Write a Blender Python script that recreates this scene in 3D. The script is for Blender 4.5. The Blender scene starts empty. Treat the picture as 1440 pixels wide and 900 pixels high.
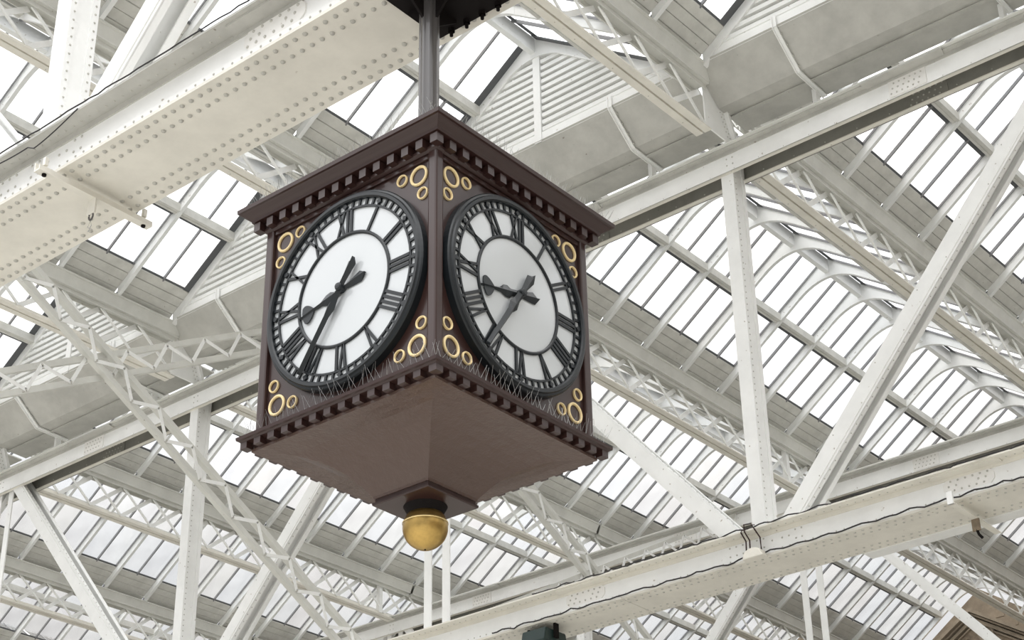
import bpy, math, random
from mathutils import Vector, Matrix
random.seed(7)
scene = bpy.context.scene
COL = scene.collection
# ---------------------------------------------------------------- camera
# axes: X runs along the roof trusses, Y along the roof ridges, Z up; the camera is the origin
FPX = 2474.5
PITCH, ROLL, YAW = math.radians(29.2514), math.radians(-1.0818), math.radians(39.198)
fwd = Vector((0, math.cos(PITCH), math.sin(PITCH)))
r0 = Vector((1, 0, 0)); u0 = r0.cross(fwd)
rgt = r0*math.cos(ROLL) + u0*math.sin(ROLL)
upv = -r0*math.sin(ROLL) + u0*math.cos(ROLL)
def to_axes(v):
    return Vector((v.x*math.cos(YAW) - v.y*math.sin(YAW), v.x*math.sin(YAW) + v.y*math.cos(YAW), v.z))
cr, cu, cf = to_axes(rgt), to_axes(upv), to_axes(fwd)
cam_data = bpy.data.cameras.new('camera')
cam = bpy.data.objects.new('camera', cam_data); COL.objects.link(cam)
m = Matrix((cr, cu, -cf)).transposed().to_4x4()
cam.matrix_world = m
cam_data.sensor_width = 36.0
cam_data.lens = 36.0*FPX/1440.0
cam_data.clip_end = 500
scene.camera = cam
# ---------------------------------------------------------------- sky and exposure
world = bpy.data.worlds.new('overcast_sky'); scene.world = world
world.use_nodes = True
nt = world.node_tree; nt.nodes.clear()
N = nt.nodes.new; L = nt.links.new
tc = N('ShaderNodeTexCoord'); sep = N('ShaderNodeSeparateXYZ'); L(tc.outputs['Generated'], sep.inputs[0])
ramp = N('ShaderNodeValToRGB')
e = ramp.color_ramp.elements
e[0].position = 0.0; e[0].color = (0.125, 0.125, 0.128, 1)
e[1].position = 1.0; e[1].color = (1.0, 1.0, 1.0, 1)
for pos, v in ((0.30, 0.15), (0.37, 0.185), (0.42, 0.25), (0.50, 0.38), (0.62, 0.60), (0.78, 0.82)):
    k = ramp.color_ramp.elements.new(pos); k.color = (v, v, v*1.01, 1)
L(sep.outputs['Z'], ramp.inputs[0])
noise = N('ShaderNodeTexNoise'); noise.inputs['Scale'].default_value = 2.4; noise.inputs['Detail'].default_value = 4
L(tc.outputs['Generated'], noise.inputs['Vector'])
mr = N('ShaderNodeMapRange'); mr.inputs['From Min'].default_value = 0.3; mr.inputs['From Max'].default_value = 0.7
mr.inputs['To Min'].default_value = 0.86; mr.inputs['To Max'].default_value = 1.14
L(noise.outputs['Fac'], mr.inputs['Value'])
mul = N('ShaderNodeMath'); mul.operation = 'MULTIPLY'; mul.inputs[1].default_value = 5.2
L(mr.outputs[0], mul.inputs[0])
bg = N('ShaderNodeBackground'); L(ramp.outputs['Color'], bg.inputs['Color']); L(mul.outputs[0], bg.inputs['Strength'])
ow = N('ShaderNodeOutputWorld'); L(bg.outputs[0], ow.inputs['Surface'])
scene.view_settings.view_transform = 'Standard'
scene.view_settings.look = 'None'
scene.view_settings.gamma = 1.0
scene.view_settings.use_curve_mapping = False
scene.view_settings.exposure = -0.10
scene.cycles.transparent_max_bounces = 24
scene.cycles.max_bounces = 8
scene.cycles.diffuse_bounces = 5
# ---------------------------------------------------------------- materials
def mat(name, col, rough=0.5, metal=0.0, grime=0.0, grime_col=None, scale=3.0, bump=0.0, coat=0.0, spec=0.5, bdist=0.01):
    mt = bpy.data.materials.new(name); mt.use_nodes = True
    t = mt.node_tree; b = t.nodes['Principled BSDF']
    b.inputs['Base Color'].default_value = (*col, 1); b.inputs['Roughness'].default_value = rough
    b.inputs['Metallic'].default_value = metal; b.inputs['Coat Weight'].default_value = coat
    b.inputs['Coat Roughness'].default_value = 0.08
    b.inputs['Specular IOR Level'].default_value = spec
    if grime or bump:
        c = t.nodes.new('ShaderNodeTexCoord'); n = t.nodes.new('ShaderNodeTexNoise')
        n.inputs['Scale'].default_value = scale; n.inputs['Detail'].default_value = 8; n.inputs['Roughness'].default_value = 0.65
        t.links.new(c.outputs['Object'], n.inputs['Vector'])
    if grime:
        r = t.nodes.new('ShaderNodeValToRGB'); r.color_ramp.elements[0].position = 0.36; r.color_ramp.elements[1].position = 0.62
        g = grime_col or tuple(x*(1-grime) for x in col)
        r.color_ramp.elements[0].color = (*g, 1); r.color_ramp.elements[1].color = (*col, 1)
        t.links.new(n.outputs['Fac'], r.inputs[0])
        # small dark specks where the paint has chipped
        n2 = t.nodes.new('ShaderNodeTexNoise'); n2.inputs['Scale'].default_value = scale*6; n2.inputs['Detail'].default_value = 3
        t.links.new(c.outputs['Object'], n2.inputs['Vector'])
        r2 = t.nodes.new('ShaderNodeValToRGB'); r2.color_ramp.elements[0].position = 0.24; r2.color_ramp.elements[1].position = 0.28
        r2.color_ramp.elements[0].color = (0.55, 0.5, 0.45, 1); r2.color_ramp.elements[1].color = (1, 1, 1, 1)
        t.links.new(n2.outputs['Fac'], r2.inputs[0])
        mx = t.nodes.new('ShaderNodeMix'); mx.data_type = 'RGBA'; mx.blend_type = 'MULTIPLY'; mx.inputs['Factor'].default_value = 1
        t.links.new(r.outputs[0], mx.inputs['A']); t.links.new(r2.outputs[0], mx.inputs['B'])
        t.links.new(mx.outputs['Result'], b.inputs['Base Color'])
    if bump:
        bp = t.nodes.new('ShaderNodeBump'); bp.inputs['Strength'].default_value = bump; bp.inputs['Distance'].default_value = bdist
        t.links.new(n.outputs['Fac'], bp.inputs['Height']); t.links.new(bp.outputs[0], b.inputs['Normal'])
    return mt
WHITE = mat('white_paint', (0.87, 0.875, 0.86), 0.45, grime=0.07, scale=1.8, bump=0.06)
CREAM = mat('cream_paint', (0.80, 0.775, 0.70), 0.5, grime=0.12, scale=1.5, bump=0.10)
STONEWHITE = mat('roof_paint', (0.82, 0.83, 0.82), 0.5, grime=0.08, scale=1.4)
GUTP = mat('gutter_grey_paint', (0.66, 0.66, 0.62), 0.5, grime=0.12, scale=1.6)
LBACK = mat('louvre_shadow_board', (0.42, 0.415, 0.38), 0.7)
RIVET = mat('rivet_paint', (0.50, 0.49, 0.45), 0.5)  # darkened for grime rings and the crescent of shade on each head
INNER = mat('shaded_inner_paint', (0.30, 0.295, 0.265), 0.6, grime=0.2, scale=1.5)  # shade inside the open top chord, put into the colour
GREYP = mat('shaded_grey_paint', (0.52, 0.515, 0.48), 0.55, grime=0.2, scale=1.5, bump=0.06)  # gutter grey, darkened; stands in for shade under the top angles
BOARD = mat('board_paint', (0.63, 0.625, 0.585), 0.6, grime=0.18, scale=2.0, bump=0.12)
LEAD = mat('lead_flashing', (0.10, 0.105, 0.11), 0.6)
BAR = mat('glazing_bar_metal', (0.19, 0.19, 0.195), 0.5)
BROWN = mat('maroon_gloss_paint', (0.037, 0.0175, 0.015), 0.33, coat=0.22, bump=0.03, scale=2.5, spec=0.35)
BROWN_SHEET = mat('maroon_sheet_metal', (0.092, 0.057, 0.045), 0.28, coat=0.15, bump=1.0, scale=1.3, spec=0.4, bdist=0.05)
BLACK = mat('black_iron', (0.010, 0.013, 0.0155), 0.36, spec=0.35)
DARK = mat('dark_hand_paint', (0.018, 0.022, 0.025), 0.42, spec=0.35)
OPAL = mat('opal_glass', (0.54, 0.565, 0.58), 0.12, coat=0.5)
GOLD = mat('gold_leaf_paint', (0.88, 0.70, 0.38), 0.5)
BRASS = mat('brass', (0.60, 0.40, 0.13), 0.34, metal=0.9, grime=0.35, scale=5.0)
BRASS_LINE = mat('polished_brass', (0.85, 0.66, 0.32), 0.25, metal=0.9)
POLE = mat('grey_pole_paint', (0.085, 0.08, 0.08), 0.35, coat=0.3)
SOOT = mat('soot_black', (0.008, 0.006, 0.006), 0.7, spec=0.15)
WIRE = mat('steel_wire', (0.42, 0.42, 0.42), 0.4, metal=0.6)
CABLE = mat('black_cable', (0.02, 0.018, 0.02), 0.6)
SPLICE = mat('splice_paint', (0.83, 0.82, 0.79), 0.4, grime=0.08, scale=2.0)
SAND = mat('sandstone', (0.36, 0.295, 0.22), 0.9, grime=0.35, scale=2.0, bump=0.4)
SAND2 = mat('carved_sandstone', (0.29, 0.23, 0.165), 0.9, grime=0.4, scale=6.0, bump=0.5)
FLOOR = mat('pale_terrazzo', (0.43, 0.418, 0.385), 0.35, grime=0.10, scale=0.8)
TRACK = mat('darkened_platform_floor', (0.13, 0.128, 0.12), 0.8, grime=0.2, scale=0.6)
GREEN = mat('dark_green_housing', (0.012, 0.03, 0.028), 0.45)
def glass_mat():
    mt = bpy.data.materials.new('dusty_roof_glass'); mt.use_nodes = True
    t = mt.node_tree; t.nodes.clear()
    o = t.nodes.new('ShaderNodeOutputMaterial')
    oi = t.nodes.new('ShaderNodeObjectInfo')
    rp = t.nodes.new('ShaderNodeValToRGB')
    cols = ((0.0, (0.93, 0.94, 0.95)), (0.35, (0.95, 0.955, 0.955)), (0.6, (0.95, 0.945, 0.93)), (0.8, (0.93, 0.92, 0.91)), (1.0, (0.955, 0.96, 0.965)))
    rp.color_ramp.elements[0].color = (*cols[0][1], 1); rp.color_ramp.elements[1].color = (*cols[-1][1], 1)
    for p, c in cols[1:-1]:
        k = rp.color_ramp.elements.new(p); k.color = (*c, 1)
    t.links.new(oi.outputs['Random'], rp.inputs[0])
    tr = t.nodes.new('ShaderNodeBsdfTransparent'); t.links.new(rp.outputs[0], tr.inputs[0])
    tl = t.nodes.new('ShaderNodeBsdfTranslucent'); tl.inputs[0].default_value = (0.85, 0.85, 0.84, 1)
    c = t.nodes.new('ShaderNodeTexCoord'); n = t.nodes.new('ShaderNodeTexNoise'); n.inputs['Scale'].default_value = 1.7; n.inputs['Detail'].default_value = 6
    t.links.new(c.outputs['Object'], n.inputs['Vector'])
    mr = t.nodes.new('ShaderNodeMapRange'); mr.inputs['From Min'].default_value = 0.3; mr.inputs['From Max'].default_value = 0.75
    mr.inputs['To Min'].default_value = 0.02; mr.inputs['To Max'].default_value = 0.09
    t.links.new(n.outputs['Fac'], mr.inputs['Value'])
    mx = t.nodes.new('ShaderNodeMixShader'); t.links.new(mr.outputs[0], mx.inputs[0])
    t.links.new(tr.outputs[0], mx.inputs[1]); t.links.new(tl.outputs[0], mx.inputs[2])
    gl = t.nodes.new('ShaderNodeBsdfGlossy'); gl.inputs['Roughness'].default_value = 0.05
    m2 = t.nodes.new('ShaderNodeMixShader'); m2.inputs[0].default_value = 0.04
    t.links.new(mx.outputs[0], m2.inputs[1]); t.links.new(gl.outputs[0], m2.inputs[2])
    t.links.new(m2.outputs[0], o.inputs['Surface'])
    return mt
GLASS = glass_mat()
# ---------------------------------------------------------------- mesh helpers
WLOC = {}
def V(*a): return Vector(a)
class MB:
    def __init__(s): s.v = []; s.f = []
    def add(s, vs, fs):
        n = len(s.v); s.v += [Vector(p) for p in vs]; s.f += [tuple(i+n for i in f) for f in fs]; return s
    def box(s, x0, y0, z0, x1, y1, z1):
        x0, x1 = min(x0, x1), max(x0, x1); y0, y1 = min(y0, y1), max(y0, y1); z0, z1 = min(z0, z1), max(z0, z1)
        return s.add([(x0,y0,z0),(x1,y0,z0),(x1,y1,z0),(x0,y1,z0),(x0,y0,z1),(x1,y0,z1),(x1,y1,z1),(x0,y1,z1)],
              [(3,2,1,0),(4,5,6,7),(0,1,5,4),(1,2,6,5),(2,3,7,6),(3,0,4,7)])
    def bar(s, p, q, w, h, side=None):
        # rectangular bar from p to q; w across `side`, h across the third direction
        p, q = Vector(p), Vector(q); d = (q-p).normalized()
        side = Vector(side) if side is not None else d.orthogonal()
        side = (side - d*side.dot(d)).normalized(); n = d.cross(side)
        a, b = side*w/2, n*h/2
        return s.add([p-a-b, p+a-b, p+a+b, p-a+b, q-a-b, q+a-b, q+a+b, q-a+b],
              [(3,2,1,0),(4,5,6,7),(0,1,5,4),(1,2,6,5),(2,3,7,6),(3,0,4,7)])
    def prism(s, poly, axis, a0, a1):
        # polygon in the plane across `axis` pulled from a0 to a1
        def P(uv, a):
            return {'X': (a, uv[0], uv[1]), 'Y': (uv[0], a, uv[1]), 'Z': (uv[0], uv[1], a)}[axis]
        n = len(poly)
        ar = sum(poly[i][0]*poly[(i+1)%n][1]-poly[(i+1)%n][0]*poly[i][1] for i in range(n))
        if (ar < 0) != (axis == 'Y'): poly = poly[::-1]
        if a1 < a0: a0, a1 = a1, a0
        vs = [P(p, a0) for p in poly] + [P(p, a1) for p in poly]
        fs = [tuple(range(n-1, -1, -1)), tuple(range(n, 2*n))] + [(i, (i+1) % n, (i+1) % n+n, i+n) for i in range(n)]
        return s.add(vs, fs)
    def lathe(s, prof, c, n=24, axis='Z', a0=0.0, a1=None, close=False):
        # prof: (radius, height along the axis)
        c = Vector(c); vs = []; fs = []
        ex, ey, ez = {'Z': (V(1,0,0), V(0,1,0), V(0,0,1)), 'Y': (V(1,0,0), V(0,0,1), V(0,-1,0)), 'X': (V(0,1,0), V(0,0,1), V(1,0,0))}[axis]
        for r, h in prof:
            for k in range(n):
                t = 2*math.pi*k/n + a0
                vs.append(c + ex*(r*math.cos(t)) + ey*(r*math.sin(t)) + ez*h)
        mm = len(prof)
        for i in range(mm if close else mm-1):
            for k in range(n):
                a, b = i*n+k, i*n+(k+1) % n; j = (i+1) % mm
                fs.append((a, b, j*n+(k+1) % n, j*n+k))
        return s.add(vs, fs)
    def square(s, prof, cx, cy):
        # square moulding: prof (half width, z)
        vs = []; fs = []
        for r, z in prof:
            vs += [(cx-r, cy-r, z), (cx+r, cy-r, z), (cx+r, cy+r, z), (cx-r, cy+r, z)]
        for i in range(len(prof)-1):
            for k in range(4):
                a, b = i*4+k, i*4+(k+1) % 4
                fs.append((a, b, b+4, a+4))
        n = len(prof)*4
        fs.append((3, 2, 1, 0)); fs.append((n-4, n-3, n-2, n-1))
        return s.add(vs, fs)
    def tube(s, pts, r, n=6):
        pts = [Vector(p) for p in pts]; vs = []; fs = []
        for i, p in enumerate(pts):
            d = (pts[min(i+1, len(pts)-1)] - pts[max(i-1, 0)]).normalized()
            a = d.cross(V(0, 0, 1))
            if a.length < 0.05: a = d.cross(V(1, 0, 0))
            a.normalize(); b = d.cross(a)
            for k in range(n):
                t = 2*math.pi*k/n
                vs.append(p + a*(r*math.cos(t)) + b*(r*math.sin(t)))
        for i in range(len(pts)-1):
            for k in range(n):
                fs.append((i*n+k, i*n+(k+1) % n, (i+1)*n+(k+1) % n, (i+1)*n+k))
        fs.append(tuple(range(n-1, -1, -1))); fs.append(tuple(range((len(pts)-1)*n, len(pts)*n)))
        return s.add(vs, fs)
    def rivet(s, p, nrm, r=0.017):
        p = Vector(p); nrm = Vector(nrm).normalized(); a = nrm.orthogonal().normalized(); b = nrm.cross(a)
        vs = []
        for rr, h in ((r, -0.002), (r*0.8, r*0.5)):
            for k in range(7):
                t = 2*math.pi*k/7; vs.append(p + a*(rr*math.cos(t)) + b*(rr*math.sin(t)) + nrm*h)
        vs.append(p + nrm*r*0.72)
        fs = [(k, (k+1) % 7, 7+(k+1) % 7, 7+k) for k in range(7)] + [(7+k, 7+(k+1) % 7, 14) for k in range(7)]
        return s.add(vs, fs)
    def mesh(s, name, mt, org=(0,0,0), smooth=False):
        o = Vector(org); me = bpy.data.meshes.new(name)
        me.from_pydata([p-o for p in s.v], [], s.f); me.update()
        me.materials.append(mt)
        if smooth:
            for p in me.polygons: p.use_smooth = True
        return me
    def build(s, name, mt, parent=None, org=None, smooth=False, kind=None, label=None, bevel=0):
        if org is None:
            if parent is not None: org = WLOC[parent.name]
            else:
                xs = [p.x for p in s.v]; ys = [p.y for p in s.v]; zs = [p.z for p in s.v]
                org = V((min(xs)+max(xs))/2, (min(ys)+max(ys))/2, min(zs))
        me = s.mesh(name, mt, org, smooth)
        o = inst(name, me, parent, org, kind, label)
        if bevel:
            b = o.modifiers.new('bevel', 'BEVEL'); b.width = bevel; b.segments = 2; b.limit_method = 'ANGLE'; b.angle_limit = math.radians(40)
        return o
def inst(name, me, parent, loc, kind=None, label=None):
    o = bpy.data.objects.new(name, me); COL.objects.link(o)
    loc = Vector(loc); WLOC[o.name] = loc
    if parent is not None:
        o.parent = parent; o.location = loc - WLOC[parent.name]
    else: o.location = loc
    if kind: o['kind'] = kind
    if label: o['label'] = label
    return o
def thing(name, loc, label, cat, group=None):
    o = bpy.data.objects.new(name, None); COL.objects.link(o); o.location = loc; WLOC[o.name] = Vector(loc)
    o.empty_display_size = 0.3
    o['label'] = label; o['category'] = cat
    if group: o['group'] = group
    return o
def tag(o, label, cat, group=None):
    o['label'] = label; o['category'] = cat
    if group: o['group'] = group
    return o
# ---------------------------------------------------------------- main dimensions
P = 6.93                       # panel of the trusses = period of the ridge-and-furrow roof
VX = {k: -13.08 - P*(3-k) for k in range(-4, 8)}      # valley / joint lines, number 3 is right of the clock
S = 13.6                       # distance between trusses
TY = {'A': 8.43, 'B': 22.04, 'D': 35.65}
ZB, ZT = 9.95, 17.12           # undersides of bottom and top chords
RS = 1.511                     # rafter spacing
# ---------------------------------------------------------------- setting: floor and end wall
fl = MB().box(-66, -60, -1.75, 60, 30, -1.6).build('floor', FLOOR, kind='structure')
MB().box(-66, 30, -1.75, 60, 54, -1.6).build('floor', TRACK, kind='structure')  # unseen floor, darkened to cut bounce light onto the far bays
WY = 53.3
def end_wall():
    poly = [(-62, -1.6)]
    top = [(-62, 18.6)]
    for k in range(-4, 7):
        if VX[k] < -60: continue
        top += [(VX[k]-0.3, 18.55), (VX[k]+0.3, 18.55), (VX[k]+P/2, 20.75)]
    poly += [p for p in top] + [(8, 18.6), (8, -1.6)]
    w = MB()
    w.prism(poly, 'Y', WY, WY+0.6)
    o = w.build('wall_end', SAND, kind='structure')
    # ashlar blocks that show beside the pediment
    bx = MB().box(-0.42, -0.03, -0.19, 0.42, 0.02, 0.19); me = bx.mesh('stone_block', SAND)
    for r in range(8):
        for c in range(8):
            x = -26.6 + c*0.87 + (0.43 if r % 2 else 0); z = 17.4 + r*0.4
            xr = VX[1]+P/2
            if z + 0.25 > 20.72 - abs(x - xr)*0.70 - 0.3: continue
            inst('stone_block', me, o, (x, WY+random.uniform(-0.012, 0.004), z))
end_wall()
for nm, a in (('wall_left', (-66.6, -12, -1.6, -66, 53.2, 18.4)), ('wall_right', (28, -12, -1.6, 28.6, 53.2, 18.4))):
    MB().box(*a).build(nm, SAND, kind='structure')
# the rest of the station roof, outside the picture: the same ridges and valleys without their small pieces
ceils = [MB().box(a, 7.9, 18.62, b, 8.2, 18.9).build('ceiling', STONEWHITE, kind='structure') for a, b in ((-66, -42), (8, 28))]
for k in range(-5, 9):
    x = -13.08 - P*(3-k)
    if -4 < k < 5: continue
    spans = [(8.2, 53.0)]; ceil = ceils[0] if k < 0 else ceils[1]
    for a, b in spans:
        for s_ in (-1, 1):
            MB().prism([(x+s_*0.1, 18.55), (x+s_*1.0, 19.25), (x+s_*1.0, 19.30), (x+s_*0.1, 18.62)], 'Y', a, b).build('roof_boarding', BOARD, ceil)
            if -66 < x+s_*3 < 28: MB().prism([(x+s_*1.0, 19.27), (x+s_*3.4, 20.97), (x+s_*3.4, 20.98), (x+s_*1.0, 19.28)], 'Y', a, b).build('roof_glazing', GLASS, ceil)
        n_ = int((b-a)/1.51)
        if k < 8:
            m_ = MB()
            for i in range(n_+1):
                y = a+i*1.51
                for u, v in ((0.3, P/2), (P-0.3, P/2)): m_.bar((x+u, y, 18.85), (x+v, y, 21.05), 0.085, 0.2, (0, 1, 0))
            m_.build('roof_rafters', STONEWHITE, ceil, kind='stuff')
# ---------------------------------------------------------------- trusses
def truss(key, y0, x0, x1, label, full=True):
    yc = y0 + 0.46
    t = thing('roof_truss', ((x0+x1)/2, yc, ZB), label, 'truss', 'riveted roof trusses')
    near = key == 'A'
    riv = MB()
    # bottom chord: cover plate, two webs, outstanding top angles
    w1 = 1.01 if near else 0.91
    joints = [x for x in (VX[2]+P/2+0.75+k*2*P for k in range(-3, 3)) if x0 < x < x1]
    cuts = [x0] + joints + [x1]
    for a, b in zip(cuts[:-1], cuts[1:]):
        MB().box(a+0.006, y0, ZB, b-0.006, y0+w1, ZB+0.035).build('flange_plate', CREAM, t)
    for yy, n in ((y0+0.05, -1), (y0+w1-0.05, 1)):
        MB().box(x0, yy-0.012, ZB+0.035, x1, yy+0.012, ZB+0.44).build('web_plate', WHITE, t)
        # bottom angle lip
        MB().box(x0, yy+n*0.012, ZB+0.035, x1, yy+n*0.03, ZB+0.12).build('angle_lip', WHITE, t)
        m_ = MB(); m_.box(x0, yy+n*0.012, ZB+0.41, x1, yy+n*0.235, ZB+0.435); m_.box(x0, yy+n*0.012, ZB+0.34, x1, yy+n*0.03, ZB+0.41)
        m_.build('top_angle', GREYP if near else CREAM, t)
    MB().box(x0, y0+0.05, ZB+0.415, x1, y0+w1-0.05, ZB+0.44).build('top_plate', WHITE, t)
    xs0, xs1 = max(x0, -24 if near else -33), min(x1, -5)
    sp = 0.127 if near else 0.135
    if key in 'AB':
        k = xs0
        while k < xs1:
            i = 0
            for f in (0.085, 0.235, 0.765, 0.915):
                off = 0 if i in (0, 3) else sp/2
                riv.rivet((k+off, y0+w1*f, ZB), (0, 0, -1), 0.027 if near else 0.022); i += 1
            riv.rivet((k, y0+0.02, ZB+0.078), (0, -1, 0), 0.014)
            riv.rivet((k, y0+0.05-0.10, ZB+0.41), (0, 0, -1), 0.014)
            k += sp
    def splice(xc, z0, z1, yy, n, wd=0.40, oct_=True, mt=SPLICE):
        h = (z1-z0)
        if oct_:
            c = h*0.3
            poly = [(xc-wd, z0+c), (xc-wd+c, z0), (xc+wd-c, z0), (xc+wd, z0+c), (xc+wd, z1-c), (xc+wd-c, z1), (xc-wd+c, z1), (xc-wd, z1-c)]
        else: poly = [(xc-wd, z0), (xc+wd, z0), (xc+wd, z1), (xc-wd, z1)]
        a, b = sorted((yy, yy+n*0.016))
        MB().prism(poly, 'Y', a, b).build('splice_plate', mt, t)
        for i in range(6):
            for j in range(3):
                if i in (2, 3) and j == 1 and oct_: continue
                px_ = xc - wd*0.78 + i*wd*0.29 + (j-1)*wd*0.09; pz = z0 + h*(0.2+0.3*j)
                if abs(px_-xc) < wd*0.9: riv.rivet((px_, yy+n*0.016, pz), (0, n, 0), 0.018)
    mids = [VX[k]+P/2 for k in range(-3, 5) if x0 < VX[k]+P/2 < x1]
    for xm in mids:
        if key == 'A' and xm < -12: continue
        splice(xm, ZB+0.12, ZB+0.36, y0+0.038, -1)
        MB().prism([(xm-0.55, y0-0.06), (xm-0.5, y0-0.13), (xm+0.5, y0-0.13), (xm+0.55, y0-0.06), (xm+0.55, y0+0.03), (xm-0.55, y0+0.03)], 'Z', ZB+0.385, ZB+0.41).build('cover_angle', GREYP if near else CREAM, t)
    for k in range(-3, 6):
        x = VX[k]
        if not x0 < x < x1 or k % 2 == 0: continue
        for dx in (-0.62, -0.5, -0.38, -0.12, 0.0, 0.15, 0.33, 0.45, 0.57, 0.68):
            for dz in (0.17, 0.24, 0.31):
                if (int(dx*100)+int(dz*100)) % 2: riv.rivet((x+dx, y0+0.038, ZB+dz), (0, -1, 0), 0.017)
    if full:
        ya, yb = y0+0.08, y0+0.60
        # top chord: two channels under a cover plate, open below
        for yy, n in ((ya, 1), (yb, -1)):
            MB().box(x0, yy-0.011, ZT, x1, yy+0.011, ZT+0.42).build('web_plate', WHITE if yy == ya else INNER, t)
            MB().box(x0, yy, ZT, x1, yy+n*0.095, ZT+0.022).build('angle_lip', CREAM, t)
        m_ = MB(); m_.box(x0, ya-0.20, ZT+0.42, x1, yb+0.20, ZT+0.45)
        m_.build('cover_plate', GUTP, t)
        m_ = MB(); m_.box(x0, ya-0.14, ZT+0.395, x1, ya-0.011, ZT+0.42); m_.box(x0, ya-0.032, ZT+0.33, x1, ya-0.011, ZT+0.395)
        m_.build('top_angle', GREYP, t)
        if key != 'A':
            k = max(x0, -40)
            while k < min(x1, -4):
                riv.rivet((k, ya-0.085, ZT+0.395), (0, 0, -1), 0.013)
                if int(k*10) % 6 == 0: pass
                k += 0.145
            k = max(x0, -40)
            while k < min(x1, -4):
                riv.rivet((k, yb-0.011, ZT+0.13), (0, -1, 0), 0.015); k += 0.62
            k = max(x0, -40)
            while k < min(x1, -4):
                riv.rivet((k, ya-0.011, ZT+0.02), (0, -1, 0), 0.010); k += 0.5
            for xm in mids:
                splice(xm, ZT+0.02, ZT+0.33, ya-0.011, -1, 0.34, False)
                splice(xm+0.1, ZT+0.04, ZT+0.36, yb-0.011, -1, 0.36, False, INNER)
                MB().prism([(xm-0.75, ya-0.225), (xm+0.75, ya-0.225), (xm+0.70, ya-0.011), (xm-0.70, ya-0.011)], 'Z', ZT+0.375, ZT+0.395).build('cover_angle', GREYP, t)
            for k in range(-3, 6):
                for dx in (-0.06, 0.06):
                    for dz in (0.12, 0.25): riv.rivet((VX[k]+dx, ya-0.011, ZT+dz), (0, -1, 0), 0.017)
        # posts (odd joints), hangers (even joints) and diagonals
        for k in range(-3, 6):
            x = VX[k]
            if not x0 < x < x1: continue
            if k % 2:
                m_ = MB(); zt_, zb_ = ZT+0.42, ZB+0.43
                m_.box(x-0.25, ya+0.075, zb_, x-0.02, ya+0.095, zt_)      # near flange
                m_.box(x-0.25, yb-0.095, zb_, x-0.02, yb-0.075, zt_)      # far flange
                m_.box(x-0.045, ya+0.095, zb_, x-0.02, yb-0.095, zt_)     # web facing the right
                m_.box(x-0.25, ya+0.095, zb_, x-0.225, yb-0.095, zt_)
                m_.box(x-0.02, ya+0.075, zb_, x-0.002, ya+0.165, zt_)     # angle leg carrying the rivets
                m_.box(x-0.02, yb-0.165, zb_, x-0.002, yb-0.075, zt_)
                m_.build('post', WHITE, t)
                if key != 'D' or k > 0:
                    z = zb_+0.1
                    while z < zt_-0.5:
                        riv.rivet((x-0.002, ya+0.13, z), (1, 0, 0), 0.015)
                        if key == 'A': riv.rivet((x-0.002, yb-0.12, z), (1, 0, 0), 0.015)
                        z += 0.115
            else:
                for dx in (-0.22, 0.22):
                    MB().box(x+dx-0.085, ya+0.13, ZB+0.43, x+dx+0.085, ya+0.16, ZT+0.35).build('hanger', WHITE, t)
                for sgn in (-1, 1):
                    xb = x+sgn*P
                    p0 = V(x+sgn*0.35, 0, ZT+0.25); p1 = V(xb-sgn*0.42-0.1, 0, ZB+0.43)
                    if xb < x0-1 or xb > x1+1: continue
                    m_ = MB(); d = (p1-p0).normalized(); nrm = V(-d.z, 0, d.x)
                    if nrm.x < 0: nrm = -nrm
                    thin_ = key == 'D' and sgn == 1
                    if thin_:
                        m_.bar((p0.x, ya+0.085, p0.z), (p1.x, ya+0.085, p1.z), 0.235, 0.022, nrm)
                        m_.bar((p0.x-nrm.x*0.11, ya+0.13, p0.z-nrm.z*0.11), (p1.x-nrm.x*0.11, ya+0.13, p1.z-nrm.z*0.11), 0.015, 0.09, nrm)
                    for dy, in (() if thin_ else ((ya+0.085,), (yb-0.085,))):
                        m_.bar((p0.x, dy, p0.z), (p1.x, dy, p1.z), 0.30, 0.022, nrm)
                        q = nrm*0.0
                        m_.bar((p0.x+nrm.x*0.14, dy+(0.05 if dy < (ya+yb)/2 else -0.05), p0.z+nrm.z*0.14), (p1.x+nrm.x*0.14, dy+(0.05 if dy < (ya+yb)/2 else -0.05), p1.z+nrm.z*0.14), 0.02, 0.09, nrm)
                    if not thin_: m_.bar((p0.x-nrm.x*0.02, (ya+yb)/2, p0.z-nrm.z*0.02), (p1.x-nrm.x*0.02, (ya+yb)/2, p1.z-nrm.z*0.02), 0.02, yb-ya-0.17, nrm)
                    m_.bar((p0.x, ya+0.068, p0.z), (p1.x, ya+0.068, p1.z), 0.15 if thin_ else 0.22, 0.014, nrm)
                    m_.build('diagonal', WHITE, t)
                    ln = (p1-p0).length; n_ = int(ln/0.16)
                    for i in range(1, n_):
                        q = p0 + d*(i*ln/n_)
                        if -36 < q.x < -4 and key != 'A': 
                            (None if thin_ else riv.rivet((q.x+nrm.x*0.155, ya+0.12, q.z+nrm.z*0.155), nrm, 0.012))
                            if i % 4 == 0: riv.rivet((q.x+nrm.x*0.08*(1 if i % 8 else -1), ya+0.061, q.z+nrm.z*0.08*(1 if i % 8 else -1)), (0, -1, 0), 0.012)
    riv.build('rivets', RIVET, t, smooth=True, kind='stuff')
    return t
trA = truss('A', TY['A'], -36, 10, 'foreground riveted cream truss that the clock hangs from, crossing the upper left corner')
trB = truss('B', TY['B'], -44, 10, 'middle riveted white truss behind the clock, its deep bottom girder crossing the lower right')
trD = truss('D', TY['D'], -52, 6, 'farther white truss, its top girder showing just above the big girder at lower right')
# extra flat plate along the far edge of the middle truss bottom girder
MB().box(-11.85, TY['B']+0.90, ZB-0.02, -4, TY['B']+1.16, ZB-0.002).build('edge_plate', WHITE, trB)
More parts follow.
